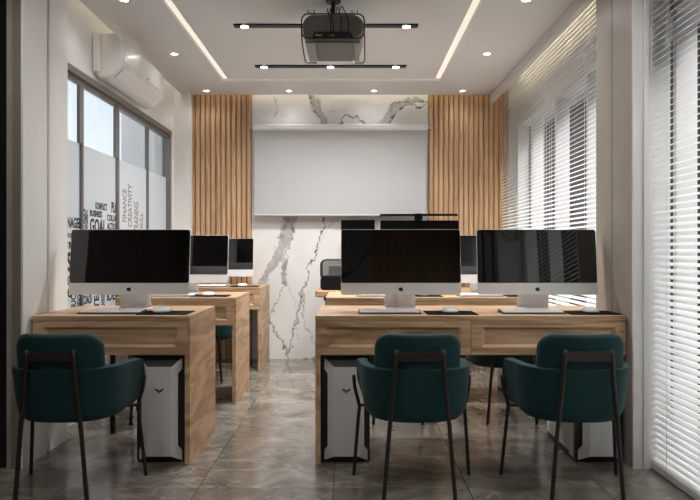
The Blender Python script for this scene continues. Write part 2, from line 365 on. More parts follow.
# words on the film, each fitted to the rectangle it fills in the photograph
def word(txt, px0, py0, px1, py1, vert=False, m='text_black'):
    s0, s1 = (CX - px0) / (.024 - LX), (CX - px1) / (.024 - LX)
    y0, y1 = F / s0, F / s1; sm = (s0 + s1) / 2
    z1, z0 = CH + (CY - py0) / sm, CH + (CY - py1) / sm
    cu = bpy.data.curves.new('t', 'FONT'); cu.body = txt; cu.offset = 0.03; cu.size = 1; cu.fill_mode = 'BOTH'; cu.resolution_u = 3; cu.extrude = 0.01
    to = bpy.data.objects.new('t', cu); C.objects.link(to)
    me = bpy.data.meshes.new_from_object(to.evaluated_get(bpy.context.evaluated_depsgraph_get())); bpy.data.objects.remove(to)
    co = np.zeros(len(me.vertices) * 3); me.vertices.foreach_get('co', co); co = co.reshape(-1, 3)
    a = co[:, 0]; b = co[:, 1]
    a = (a - a.min()) / (a.max() - a.min()); b = (b - b.min()) / (b.max() - b.min())
    q = np.zeros_like(co); d = (co[:, 2] - co[:, 2].min()) / max(1e-6, co[:, 2].max() - co[:, 2].min())
    q[:, 0] = -0.0245 + 0.0012 * d
    if vert: q[:, 1] = y0 + (y1 - y0) * (1 - b); q[:, 2] = z0 + (z1 - z0) * a
    else: q[:, 1] = y0 + (y1 - y0) * a; q[:, 2] = z0 + (z1 - z0) * b
    me.vertices.foreach_set('co', q.ravel()); me.materials.clear(); me.materials.append(M[m]); me.update()
    o = bpy.data.objects.new('lettering', me); C.objects.link(o); o.parent = wn; return o
word('MANAGER', 60.5, 217, 81.5, 228)
word('MANAGEMENT', 84, 209, 88, 236, True)
word('KONFLICT', 95.5, 203, 107, 210)
word('BUSINESS', 90, 210.5, 102, 217)
word('GOAL', 90, 219, 106, 233)
word('PLAN', 111.5, 202.5, 119, 213)
word('COLLAB', 107, 215, 117.5, 221.5)
word('ACTION', 107, 223, 117.5, 230)
word('PROJECT', 66, 233, 76, 239)
word('TRAINING', 66, 242, 86, 249.5)
word('SKILL', 67, 252, 88, 271)
word('GOOD', 62, 276, 73, 286)
word('TO', 64, 288, 72, 298)
word('SUCCESS', 71, 276, 76, 310, True)
word('VISION', 77, 290, 81, 310, True)
word('COACH', 83, 295, 92, 304)
word('TEAM', 94, 278, 99, 309, True)
word('PLANNING', 101, 290, 105, 309, True); word('IDEA', 107, 290, 119, 300)
word('FINANCE', 122.5, 189, 126.5, 222, True, 'text_grey')
word('CREATIVITY', 128, 184, 132, 227, True, 'text_grey')
word('TRAINING', 134, 202, 138.5, 232, True, 'text_grey')
word('SKILL', 140, 213, 143, 229, True, 'text_grey')

# back wall: marble sheet with its veins, computed on a fine grid
def marble_wall():
    x0, x1, z0, z1 = -0.998, 0.757, 0.0, TOP
    st = 0.0075; nx = int((x1 - x0) / st) + 1; nz = int((z1 - z0) / st) + 1
    X, Z = np.meshgrid(np.linspace(x0, x1, nx), np.linspace(z0, z1, nz))
    px = X * 100.3 + CX; py = CY - (Z - CH) * 100.3
    rs = np.random.RandomState(3)
    def vnoise(a, b, f_, seed):
        r = np.random.RandomState(seed).rand(64, 64); u = a * f_; v = b * f_
        i = np.floor(u).astype(int); j = np.floor(v).astype(int); fu = u - i; fv = v - j
        fu = fu * fu * (3 - 2 * fu); fv = fv * fv * (3 - 2 * fv)
        g = lambda q, w_: r[q % 64, w_ % 64]
        return (g(i, j) * (1 - fu) + g(i + 1, j) * fu) * (1 - fv) + (g(i, j + 1) * (1 - fu) + g(i + 1, j + 1) * fu) * fv
    wx = (vnoise(px, py, 0.12, 1) - .5) * 5 + (vnoise(px, py, 0.35, 2) - .5) * 3.5 + (vnoise(px, py, .9, 7) - .5) * 1.6
    wy = (vnoise(px, py, 0.12, 3) - .5) * 5 + (vnoise(px, py, 0.35, 4) - .5) * 3.5
    qx, qy = px + wx, py + wy
    dark = np.zeros_like(px)
    def line(pts, wd, op, soft=1.0):
        nonlocal dark
        best = np.full_like(px, 1e9)
        for k in range(len(pts) - 1):
            (ax, ay), (bx_, by_) = pts[k][:2], pts[k + 1][:2]
            dx, dy = bx_ - ax, by_ - ay; t = np.clip(((qx - ax) * dx + (qy - ay) * dy) / (dx * dx + dy * dy), 0, 1)
            wk = 1.0
            if len(pts[k]) > 2: wk = pts[k][2] * (1 - t) + pts[k + 1][2] * t
            best = np.minimum(best, np.hypot(qx - ax - t * dx, qy - ay - t * dy) / wk)
        v = np.clip((wd - best) / soft + .5, 0, 1) * op
        dark = np.maximum(dark, v)
    n5 = vnoise(px, py, .25, 9)
    line([(296, 205, 5), (291, 222, 6), (284, 240, 5), (277, 258, 5), (270, 270, 2), (262, 284, 1)], 1.0, 0.42, 0.5)
    line([(288, 218, 4), (281, 240, 2.2)], 1.0, 0.55, 0.9); line([(285, 258, 2.6), (285, 282, 2)], 1.0, .6, .7)
    line([(276, 250), (268, 268), (258, 288)], .7, .6); line([(298, 200), (294, 222), (289, 244), (286, 262)], .4, .95, .9)
    line([(286, 283), (277, 300), (268, 318)], .4, .7); line([(286, 283), (296, 300), (302, 318)], .3, .35)
    line([(327, 205), (324, 222), (318, 250), (307, 272), (303, 290), (300, 312), (294, 335), (289, 352)], .55, .98, .9)
    line([(340, 216), (327, 228), (322, 245)], .3, .4); line([(305, 290), (304, 312), (308, 330), (316, 342)], .5, .7)
    line([(312, 290), (304, 300)], .3, .4); line([(303, 300), (297, 325), (300, 340)], .35, .5)
    line([(262, 306), (270, 322), (280, 340), (289, 357)], .5, .98, .9); line([(283, 343), (289, 352), (296, 346)], .5, .6)
    line([(268, 318), (266, 300), (255, 292)], .3, .4); line([(305, 358), (316, 358)], .8, .8)
    line([(306, 92, 2), (312, 98, 4), (318, 112, 3), (326, 127, 3), (332, 145, 3)], 1, .38, .6)
    line([(306, 94), (315, 110), (322, 126)], .45, .98, .9); line([(318, 96), (319, 108), (328, 126)], .35, .7)
    line([(336, 126), (345, 116), (352, 119), (358, 115), (365, 124)], .6, .98, .9); line([(333, 112), (340, 109), (346, 113)], .3, .4)
    line([(380, 124, 3), (388, 118, 5), (395, 106, 4), (405, 104, 3.5), (416, 101, 3)], 1, .40, .6)
    line([(386, 126), (397, 114), (402, 107), (412, 106), (420, 108), (427, 99)], .55, 1, .9); line([(389, 118), (393, 104), (400, 101), (410, 104), (424, 99)], .5, .98, .9)
    line([(273, 98), (276, 108), (277, 117)], .5, .5); line([(283, 116), (288, 119)], .4, .3)
    line([(300, 240), (330, 150)], .0, .0)
    dark *= (0.72 + 0.5 * n5)
    cloud = (vnoise(px, py, .03, 12) - .5) * .08 + (vnoise(px, py, .1, 13) - .5) * .04
    base = 0.78 + cloud
    g = base * (1 - np.clip(dark, 0, 1)) + 0.035 * np.clip(dark, 0, 1)
    col = np.stack([g, g * 0.985, g * 0.965, np.ones_like(g)], -1).astype(np.float32)
    verts = np.stack([X, np.full_like(X, WY), Z], -1).reshape(-1, 3)
    idx = np.arange(nx * nz).reshape(nz, nx)
    fs = np.stack([idx[:-1, :-1], idx[:-1, 1:], idx[1:, 1:], idx[1:, :-1]], -1).reshape(-1, 4)
    me = bpy.data.meshes.new('wall_marble'); me.from_pydata(verts.tolist(), [], fs.tolist()); me.materials.append(M['marble_attr'])
    at = me.color_attributes.new('vein', 'FLOAT_COLOR', 'POINT'); at.data.foreach_set('color', col.reshape(-1))
    o = bpy.data.objects.new('wall_back_marble', me); C.objects.link(o)
    so = o.modifiers.new('s', 'SOLIDIFY'); so.thickness = 0.018; so.offset = -1
    return struct(o)
marble_wall()
def slats(name, x0, x1):
    mb = MB(); p = 0.0512; n = int(round((x1 - x0) / p)); p = (x1 - x0) / n
    mb.box(x0, x1, WY - 0.008, WY - 0.0005, 0, TOP - 0.03, 1)
    for i in range(n):
        a = x0 + i * p + p * .16
        mb.prism([(a - p*.1, WY - 0.009), (a + p * .80, WY - 0.009), (a + p * .66, WY - 0.024), (a + p * .04, WY - 0.024)], 0, TOP - 0.05, 'z', 0)
    o = mb.build(name, [M['wood_slat'], M['wood_back']], bevel=0.003); return struct(o)
slats('wall_back_slats_left', -1.612, -0.998); slats('wall_back_slats_right', 0.76, 1.56)

# outside
struct(MB().box(5.0, 5.3, -14, 60, -3, 4.9).build('wall_outside', M['facade']))
struct(MB().box(-14, 14, -8, 20, -3.2, -3.0).build('floor_outside', M['ground']))
struct(MB().box(-3.4, -3.2, 10.5, 16.0, -3.0, 5.5).build('wall_outside_grey', M['outside_grey']))

struct(MB().box(-7.0, LX - 0.2, 3.3, 14, -0.1, 0).build('floor_corridor', M['screen_fabric']))  # added unseen pale floor, bounces sky light onto the frosted film
# ------------------------------------------------------------------ lighting fittings
def led(name, label, parts, m, z, grp=None):
    mb = MB()
    for b in parts: mb.box(*b)
    o = mb.build(name, m); return tag(o, label, 'light strip', grp)
zc = CZ + 0.02
e = 0.001
led('light_channel', 'cream glowing rectangular light line recessed in the ceiling', [
    (sl + e, sl + sw - e, yf + sw, yb - sw, zc, zc + .012), (sr - sw + e, sr - e, yf + sw, yb - sw, zc, zc + .012),
    (sl + e, sr - e, yb - sw + e, yb - e, zc, zc + .012), (sl + e, sr - e, yf + e, yf + sw - e, zc, zc + .012)], M['strip'], zc)
led('cove_light', 'warm hidden light tape above the slatted and marble back wall', [(LX + .2, 1.36, WY - 0.10, WY - 0.085, TOP - 0.012, TOP)], M['cove'], 0)
led('cove_light', 'warm hidden light tape along the top of the left wall above the air conditioner', [(LX + 0.005, LX + 0.02, 3.7, 6.15, TOP - 0.012, TOP)], M['cove'], 0)
led('cove_light', 'warm hidden light tape behind the curtain pelmet above the blinds', [(1.45, 1.465, 3.7, WY - 0.2, TOP - 0.012, TOP)], M['cove'], 0)

def spot_light(parent, loc, power, ang=155, col=(1, 0.99, 0.975)):
    l = bpy.data.lights.new('bulb', 'SPOT'); l.energy = power; l.spot_size = R(ang); l.spot_blend = 1.0; l.color = col; l.shadow_soft_size = 0.06
    o = bpy.data.objects.new('bulb', l); C.objects.link(o); o.parent = parent; o.location = loc; return o
dl = [(-1.40, 6.11, 'in the left ceiling corner nearest the back wall'), (-1.39, 4.965, 'second from the back along the left side'), (-1.40, 3.90, 'at the top left edge of the photo'),
      (1.065, 6.11, 'nearest the back wall on the right side'), (1.055, 4.965, 'second from the back along the right side'), (1.07, 3.90, 'at the top edge of the photo on the right side'),
      (-0.606, 6.11, 'above the left half of the projection screen'), (0.212, 6.11, 'above the right half of the projection screen'),
      (-1.40, 2.6, 'straight above the front left chair'), (1.07, 2.6, 'straight above the front right chair'), (-1.40, 1.2, 'beside the dark wall, two behind the front left chair'), (1.07, 1.2, 'beside the nearest blind, behind the front right chair'), (-0.2, 1.2, 'over the middle of the near half'), (1.07, -0.4, 'nearest the grey marble side wall'), (-1.4, -0.4, 'nearest the rear wall on the dark wall side')]
d0 = None
for (x, y, lb) in dl:
    lab = 'small round recessed ceiling downlight ' + lb if lb else 'small round recessed ceiling downlight in the near half of the room'
    if d0 is None:
        d0 = thing('ceiling_downlight', lab, 'ceiling light', (x, y, CZ), 0, 'recessed ceiling downlights')
        ring = MB(); n = 28
        for i in range(n):
            a, b = 2*math.pi*i/n, 2*math.pi*(i+1)/n
            P = lambda r, t, z: (r*math.cos(t), r*math.sin(t), z)
            ring.add([P(.034,a,-.0004), P(.034,b,-.0004), P(.032,b,-.005), P(.032,a,-.005), P(.025,b,-.004), P(.025,a,-.004), P(.0222,b,-.0004), P(.0222,a,-.0004)], [(0,1,2,3),(3,2,4,5),(5,4,6,7)])
        ring.build('trim_ring', M['white_plastic'], d0, smooth=True)
        MB().cyl((0, 0), .022, -.003, -.0008, 20).build('lens', M['lamp'], d0)
        spot_light(d0, (0, 0, -.012), SPOT_W * 0.16)
    else:
        r_ = tree_copy(d0, (x, y, CZ), lab)
        for q in [q for q in C.objects if q.parent == r_ and q.type == 'LIGHT']:
            q.data = q.data.copy(); q.data.energy = SPOT_W * (0.3 if x < 0 else 1) if y > 3 else SPOT_W * 1.15
            if x < 0 and 4 < y < 5.5: q.data.energy = 1.5
            if y > 5.5: q.data.energy = SPOT_W * 0.16
def track(y, xs, label):
    t = thing('linear_light', label, 'ceiling light', (-0.178, y, CZ), 0, 'black linear ceiling lights')
    MB().box(-.628, .628, -.028, .028, -.012, -.0005).build('housing', M['black'], t, bevel=0.002)
    for x in xs:
        lx = x + .178
        MB().cyl((lx, 0), .026, -.0145, -.0122, 20).build('lamp_lens', M['lamp'], t)
        spot_light(t, (lx, 0, -.022), TRACK_W)
    return t
track(4.335, (-.733, -.178, .372), 'long black linear ceiling light passing behind the projector')
track(5.29, (-.733, -.178, .366), 'long black linear ceiling light nearer the back wall, three lamps')

# ------------------------------------------------------------------ blinds
def blind(name, label, y0, y1, ztop, cords, gr='white venetian blinds'):
    t = thing(name, label, 'blind', (BX, 0, 0), 0, gr)
    MB().box(-.02, .02, y0, y1, ztop - .03, ztop).build('headrail', M['blind'], t, bevel=.002)
    MB().box(-.014, .014, y0, y1, .006, .040).build('bottom_rail', M['blind'], t, bevel=.003)
    mb = MB(); z = .055; hw = .0145; a = R(30)
    while z < ztop - .045:
        prev = None
        pr = []
        for k in range(5):
            s_ = -1 + k / 2; bow = .0022 * (1 - s_ * s_)
            pr.append((s_ * hw * math.cos(a) - bow * math.sin(a), z + s_ * hw * math.sin(a) + bow * math.cos(a)))
        vs_ = [(x, y, zz) for y in (y0 + .004, y1 - .004) for x, zz in pr] + [(x, y, zz - .0008) for y in (y0 + .004, y1 - .004) for x, zz in pr]
        fs = []
        for k in range(4): fs += [(k, k+1, 5+k+1, 5+k), (10+k, 15+k, 15+k+1, 10+k+1)]
        fs += [(0, 5, 15, 10), (4, 14, 19, 9)]
        mb.add(vs_, fs); z += .031
    mb.build('slats', M['blind'], t)
    cd_ = MB()
    for y in cords:
        for dy in (0, ): cd_.tube([(-.0185, y + dy, .03), (-.0185, y + dy, ztop - .03)], .0013, 5).tube([(.0185, y + dy, .03), (.0185, y + dy, ztop - .03)], .0013, 5)
    cd_.build('ladder_cords', M['blind'], t)
    return t
blind('venetian_blind', 'long white venetian blind behind the desks, running back to the slatted wall', 3.64, 6.28, 2.70, (3.80, 4.02, 4.80, 4.85, 5.6, 6.15))
blind('venetian_blind', 'white venetian blind at the right edge, nearest the camera and right of the column', 0.64, 3.137, 2.70, (2.97, 2.0, 1.0))  # out-of-view stretch lengthened along with the window, to bring in daylight

# ------------------------------------------------------------------ projection screen
ps = thing('projection_screen', 'white pull-down projection screen hanging on the marble wall', 'screen', (0, 6.235, 0))
xa, xb = -0.972, 0.741
MB().prism(rrect(0, 2.29, .062, .066, .02), xa, xb, 'x').build('housing', M['case_white'], ps, smooth=False, bevel=0.001)
MB().box(xa + .012, xb - .012, -.002, .002, 1.435, 2.27).build('screen_fabric', M['screen_fabric'], ps)
MB().prism(rrect(0, 1.428, .018, .022, .008, 4), xa + .006, xb - .006, 'x').build('bottom_bar', M['screen_fabric'], ps)
for sgn, x in ((-1, xa), (1, xb)):
    MB().box(min(x, x + sgn*.014), max(x, x + sgn*.014), -.02, .055, 2.27, 2.31).box(min(x + sgn*.014, x + sgn*.034), max(x + sgn*.014, x + sgn*.034), -.018, .055, 2.270, 2.310).build('bracket', M['chrome'], ps, bevel=.003)

# ------------------------------------------------------------------ projector
pj = thing('ceiling_projector', 'grey ceiling projector in a black wire cage on a black pole', 'projector', (-0.115, 3.86, 2.372))
def pill(w_, h, n=10): return rrect(0, 0, w_, h, h/2*.92, n)
body = MB(); secs = [(0.0, .345, .13, .068), (.012, .372, .155, .068), (.30, .372, .155, .068), (.43, .35, .13, .055), (.445, .33, .11, .055)]
rings = []
for (y, w_, h, zc_) in secs: rings.append([(p[0], y, zc_ + p[1]) for p in rrect(0, 0, w_, h, h*.44, 8)])
n = len(rings[0]); vv = [p for r_ in rings for p in r_]
ff = [(k*n+i, k*n+(i+1)%n, (k+1)*n+(i+1)%n, (k+1)*n+i) for k in range(len(secs)-1) for i in range(n)] + [tuple(range(n)), tuple((len(secs)-1)*n+i for i in range(n))]
body.add(vv, ff); body.build('casing', M['proj_grey'], pj, bevel=.002)
MB().prism([(-.125, -.002), (.125, -.002), (.105, .038), (-.115, .038)], -.004, .004, 'y').build('port_panel', M['black'], pj)
MB().box(-.17, -.11, .03, .40, -.024, -.009).build('side_skirt', M['proj_light'], pj, bevel=.003); MB().box(.13, .165, .03, .40, -.024, -.009).build('side_skirt', M['proj_light'], pj, bevel=.003)
MB().box(-.105, .125, .03, .41, -.020, -.009).build('bottom_cover', M['proj_grey'], pj, bevel=.002)
for i, (x, m) in enumerate(((-.10, 'chrome'), (-.085, 'yellow'), (-.07, 'yellow'), (-.03, 'blue'), (-.016, 'red'), (.0, 'yellow'), (.016, 'black'))):
    mb = MB().tube([(x, -.012, .014), (x, -.003, .014)], .0055, 10); mb.build('jack', M[m], pj)
for b in ((-.075, -.045, -.007, -.003, .006, .02), (.03, .06, -.007, -.003, .004, .022), (.075, .10, -.009, -.003, .004, .026)): MB().box(*b).build('socket', M['black'], pj)
def hoop(y, x, z0, z1, r, openb=False):
    pts = []
    for (cx_, cz_, a0) in ((x - r, z1 - r, 0), (-x + r, z1 - r, 90), (-x + r, z0 + r, 180), (x - r, z0 + r, 270)):
        for i in range(6): a = R(a0 + 18 * i); pts.append((cx_ + r*math.cos(a), y, cz_ + r*math.sin(a)))
    return pts
MB().tube(hoop(-.012, .190, -.006, .142, .04), .0045, 8, closed=True).build('wire_cage', M['black'], pj, smooth=True)
for s_ in (-1, 1):
    cg = MB()
    cg.tube(smooth_path([(s_*.190, -.012, .03), (s_*.194, .1, -.005), (s_*.198, .36, -.02), (s_*.19, .425, -.024), (s_*.16, .43, -.024), (s_*.13, .43, -.024)], 5), .0045, 8)
    cg.tube([(s_*.15, -.012, .142), (s_*.15, -.012, .165)], .003, 6); cg.tube([(s_*.115, -.012, .142), (s_*.115, -.012, .165)], .003, 6)
    cg.tube([(s_*.13, -.012, .146), (s_*.13, .46, .146), (s_*.13, .46, -.02), (s_*.13, .43, -.024)], .003, 6)
    cg.build('cage_rail', M['black'], pj, smooth=True)
MB().cyl((0, .03), .014, .145, CZ - 2.372 - .02, 16).build('pole', M['black'], pj, smooth=False)
MB().cyl((0, .03), .046, CZ - 2.372 - .022, CZ - 2.372 - .0005, 28).build('ceiling_plate', M['black'], pj, bevel=.003)
for pts in ([(-.03, .03, .15), (-.035, -.02, .17), (-.02, -.03, .12), (-.012, -.022, .06), (-.016, -.014, .03)],
            [(-.02, .03, .15), (-.015, -.02, .172), (-.006, -.03, .11), (.004, -.022, .06), (0, -.014, .03)],
            [(.02, .03, .15), (.025, -.02, .18), (.045, -.035, .12), (.05, -.03, .06), (.045, -.012, .03)],
            [(.03, .03, .15), (.05, -.02, .185), (.075, -.04, .14), (.095, -.035, .08), (.09, -.012, .035)]):
    MB().tube(smooth_path(pts, 6), .0025, 6).build('cable', M['black_matte'], pj, smooth=True)

# ------------------------------------------------------------------ air conditioner
ac = thing('air_conditioner', 'white wall-mounted air conditioner above the left window', 'air conditioner', (LX, 4.27, 2.245))
L_ = 0.96
prof = [(.002,.03),(.002,.295),(.03,.30),(.145,.30),(.168,.294),(.180,.278),(.187,.24),(.192,.11),(.186,.085),(.165,.06),(.12,.02),(.08,.002),(.03,0)]
MB().prism([(x, z) for x, z in prof], .018, L_ - .018, 'y').build('casing', M['white_gloss'], ac, bevel=.010, seg=3)
for y in (0, L_ - .018):
    MB().prism([(x * .985, z*.985 + .002) for x, z in prof], y, y + .0175, 'y').build('end_cap', M['white_plastic'], ac, bevel=.008, seg=3)
MB().prism([(.182, .272), (.186, .274), (.197, .115), (.187, .100)], .03, L_ - .03, 'y').build('front_panel', M['white_gloss'], ac, bevel=.003)
MB().prism([(.184, .084), (.191, .080), (.168, .051), (.124, .014), (.116, .018), (.160, .056)], .05, L_ - .05, 'y').build('louvre', M['white_plastic'], ac, bevel=.002)
MB().box(.190, .1970, .50, .545, .124, .135).build('badge', M['logo_black'], ac)
MB().box(.002, .05, -.03, -.002, .03, .29).build('mounting_plate', M['white_plastic'], ac, bevel=.004)
MB().box(.012, .04, -.034, -.03, .04, .085).build('display', M['white_gloss'], ac, bevel=.001)

# ------------------------------------------------------------------ desks
DT = 0.75
def desk(name, label, x0, x1, y0, y1, drawers, leftp, rightp):
    t = thing(name, label, 'desk', (x0, y0, 0), 0, 'oak computer desks')
    W, D = x1 - x0, y1 - y0; th = .026
    MB().box(0, W, 0, D, DT - .022, DT).build('desk_top', M['wood_x'], t, bevel=.0015)
    if leftp: MB().box(0, th, .004, D, 0, DT - .0225).build('side_panel', M['wood_side'], t, bevel=.0015)
    if rightp: MB().box(W - th, W, .004, D, 0, DT - .0225).build('side_panel', M['wood_side'], t, bevel=.0015)
    if not leftp: MB().box(.19, .215, D - .06, D - .035, 0, DT - .0225).build('leg', M['black'], t, bevel=.0015)
    if not rightp: MB().box(W - th, W, D - .05, D, 0, DT - .0225).build('leg', M['wood_side'], t, bevel=.0015)
    MB().box(th + .001, W - th - .001, D - .02, D - .002, DT - .19, DT - .0225).build('back_rail', M['wood_x'], t)
    n = drawers; xs0, xs1 = (th + .0005 if leftp else 0.002), (W - (th if rightp else .0) - .0005)
    xs0 = 0.004; xs1 = W - (th * .35 if rightp else .002)
    w_ = (xs1 - xs0) / n; zb, zt = .553, DT - .0222
    for i in range(n):
        a, b = xs0 + i * w_ + .0015, xs0 + (i + 1) * w_ - .0015
        mb = MB(); yb_ = -.0; d = .0035
        i0, i1, j0, j1 = a + .05, b - .05, zb + .038, zt - .035; c0, c1, k0, k1 = i0 + .022, i1 - .022, j0 + .014, j1 - .014
        P = [(a, 0, zb), (b, 0, zb), (b, 0, zt), (a, 0, zt), (i0, 0, j0), (i1, 0, j0), (i1, 0, j1), (i0, 0, j1),
             (c0, .014, k0), (c1, .014, k0), (c1, .014, k1), (c0, .014, k1), (a, .018, zb), (b, .018, zb), (b, .018, zt), (a, .018, zt)]
        P = [(x, y - .001 - .017, z) for x, y, z in P]
        P = [(x, y + .02, z) for x, y, z in P]
        mb.add(P, [(0,1,5,4),(1,2,6,5),(2,3,7,6),(3,0,4,7),(4,5,9,8),(5,6,10,9),(6,7,11,10),(7,4,8,11),(8,9,10,11),(12,15,14,13),(0,12,13,1),(1,13,14,2),(2,14,15,3),(3,15,12,0)])
        dr = mb.build('drawer', M['wood_x'], t)
        MB().box(max(a, th + .004), min(b, W - th - .004), .021, D * .8, zb + .006, zb + .02).build('drawer_tray', M['wood_x'], dr)
    return t
XL0, XL1, XR0, XR1 = -1.616, -.818, -.185, 1.384
rowY = (3.200, 4.466, 5.690)
desk('computer_desk', 'oak single desk at the front left against the white column', XL0, XL1, rowY[0], rowY[0] + .603, 1, False, True)
desk('computer_desk', 'oak single desk in the left file, second from the front', XL0 - .05, XL1, rowY[1], rowY[1] + .60, 1, False, True)
desk('computer_desk', 'oak single desk in the left file, farthest and beside the marble wall', XL0 + .05, XL1, rowY[2], rowY[2] + .60, 1, False, True)
desk('computer_desk', 'wide oak two-person desk at the front right with two drawers', XR0, XR1, rowY[0], rowY[0] + .603, 2, True, False)
desk('computer_desk', 'wide oak two-person desk on the right, behind the front one', XR0, XR1, rowY[1], rowY[1] + .60, 2, True, False)
# teacher desk at the back
td = thing('standing_desk', 'oak topped desk with rounded corners at the back, holding the tall black monitors', 'desk', (0, 0, 0))
MB().prism(rrect(.42, 5.83, 1.49, .56, .05), .672, .73, 'z').build('desk_top', M['wood_x'], td, bevel=.012)
for x in (-.22, 1.02):
    MB().box(x - .025, x + .025, 5.80, 5.86, .02, .64).box(x - .03, x + .03, 5.60, 6.06, 0, .022).box(x - .03, x + .03, 5.60, 6.06, .64, .6715).build('leg', M['black'], td, bevel=.002)

# ------------------------------------------------------------------ computers
def apple(mb, cx_, cz_, y, h):
    pts = []
    for i in range(40):
        a = 2 * math.pi * i / 40; r = .42 * h * (1 + .06 * math.cos(2 * a))
        x = r * math.cos(a) * .98; z = r * math.sin(a) * .95 - .06 * h
        top = math.exp(-((x / (.14 * h)) ** 2)); z -= (.09 * h * top if z > 0 else -.05 * h * top)
        dx, dz = x - .47 * h, z - .02 * h; q = math.hypot(dx, dz)
        if q < .19 * h: x, z = .47 * h + dx / q * .19 * h if q > 0 else x, z; x = min(x, .47*h - math.sqrt(max(0, (.19*h)**2 - dz*dz)))
        pts.append((cx_ + x, cz_ + z))
    mb.prism(pts, y - .0008, y, 'y')
    lf = [(cx_ + .02*h, cz_ + .36*h), (cx_ + .05*h, cz_ + .46*h), (cx_ + .13*h, cz_ + .53*h), (cx_ + .18*h, cz_ + .55*h), (cx_ + .15*h, cz_ + .45*h), (cx_ + .09*h, cz_ + .38*h)]
    mb.prism(lf, y - .0008, y, 'y')
def make_computer(label, loc):
    t = thing('desktop_computer', label, 'computer', loc, 0, 'all-in-one computers')
    W, H, ch = .662, .362, .063; tilt = R(6)
    z0 = .086
    hd = bpy.data.objects.new('display', None)  # replaced by the casing mesh below
    bpy.data.objects.remove(hd)
    mb = MB(); n = 8
    fr_ = rrect(0, H / 2, W, H, .014, n); bk = rrect(0, H / 2, W * .97, H * .97, .014, n); bk2 = rrect(0, H * .5, W * .55, H * .6, .05, n)
    k = len(fr_); vv = [(x, 0, z) for x, z in fr_] + [(x, .007, z) for x, z in fr_] + [(x, .012, z) for x, z in bk] + [(x, .034, z) for x, z in bk2]
    ff = [(q*k+i, q*k+(i+1)%k, (q+1)*k+(i+1)%k, (q+1)*k+i) for q in range(3) for i in range(k)] + [tuple(range(k))[::-1], tuple(3*k+i for i in range(k))]
    mb.add(vv, ff); cs = mb.build('casing', M['alu'], t, bevel=.001); cs.location = (0, 0, z0); cs.rotation_euler = (-tilt, 0, 0)
    g = MB().prism([(x, z) for x, z in rrect(0, (H + ch) / 2 , W - .004, H - ch - .004, .012, 6)], -.0016, -.0002, 'y').build('screen_glass', M['screen_glass'], cs)
    lg = MB(); apple(lg, 0, ch / 2, -.0003, .030); lg.build('logo', M['logo_black'], cs)
    # neck and foot, one bent sheet
    nk = MB(); sec = [(.095, -.045, .0035), (.095, .0, .0035), (.094, .09, .0035), (.092, .108, .006), (.088, .113, .018), (.087, .095, .06), (.083, .068, .125), (.082, .058, .17)]
    vv = []
    for i, (hw, y, z) in enumerate(sec):
        a, b = sec[max(0, i-1)], sec[min(len(sec)-1, i+1)]; dy, dz = b[1]-a[1], b[2]-a[2]; l = math.hypot(dy, dz); ny, nz = -dz/l*.003, dy/l*.003
        vv += [(-hw, y + ny, z + nz), (hw, y + ny, z + nz), (hw, y - ny, z - nz), (-hw, y - ny, z - nz)]
    ff = [(q*4+i, q*4+(i+1)%4, q*4+4+(i+1)%4, q*4+4+i) for q in range(len(sec)-1) for i in range(4)] + [(3,2,1,0), tuple((len(sec)-1)*4+i for i in range(4))]
    nk.add(vv, ff).build('stand', M['alu'], t, smooth=False, bevel=.0015)
    return t
def make_keyboard(label, loc):
    t = thing('keyboard', label, 'keyboard', loc, 0, 'slim white keyboards')
    W, D = .325, .118
    MB().add([(-W/2,0,.0046),(W/2,0,.0046),(W/2,D,.0046),(-W/2,D,.0046),(-W/2,0,.007),(W/2,0,.007),(W/2,D,.015),(-W/2,D,.015)], [(0,3,2,1),(4,5,6,7),(0,1,5,4),(1,2,6,5),(2,3,7,6),(3,0,4,7)]).build('base', M['key_gap'], t)
    MB().box(-W/2 - .0005, W/2 + .0005, -.0008, D, 0, .0045).build('underside', M['black'], t)
    mb = MB(); sl_ = .008 / D
    for r_ in range(6):
        y = .006 + r_ * .0183; keys = 14; x = -W/2 + .006; tot = W - .012
        if r_ == 0: ws = [1,1,1,1.25,5,1.25,1,1,1,1]
        elif r_ == 1: ws = [2.1] + [1]*10 + [2.1]
        elif r_ == 2: ws = [1.6] + [1]*11 + [1.6]
        elif r_ == 3: ws = [1.4] + [1]*12 + [1]
        else: ws = [1]*13 + [1.4]
        u = tot / sum(ws)
        for w_ in ws:
            a, b = x + .0009, x + u * w_ - .0009; x += u * w_; y1 = y + .0165
            za, zb = .0072 + y * sl_, .0072 + y1 * sl_
            mb.add([(a,y,za),(b,y,za),(b,y1,zb),(a,y1,zb),(a+.001,y+.001,za+.003),(b-.001,y+.001,za+.003),(b-.001,y1-.001,zb+.003),(a+.001,y1-.001,zb+.003)], [(0,3,2,1),(4,5,6,7),(0,1,5,4),(1,2,6,5),(2,3,7,6),(3,0,4,7)])
    mb.build('key_caps', M['white_plastic'], t); return t
def make_pad(label, loc):
    o = MB().prism(rrect(0, 0, .262, .205, .012), 0, .003, 'z').build('mouse_pad', M['black_matte'], None, loc=loc, bevel=.0006)
    return tag(o, label, 'mouse pad', 'black mouse pads')
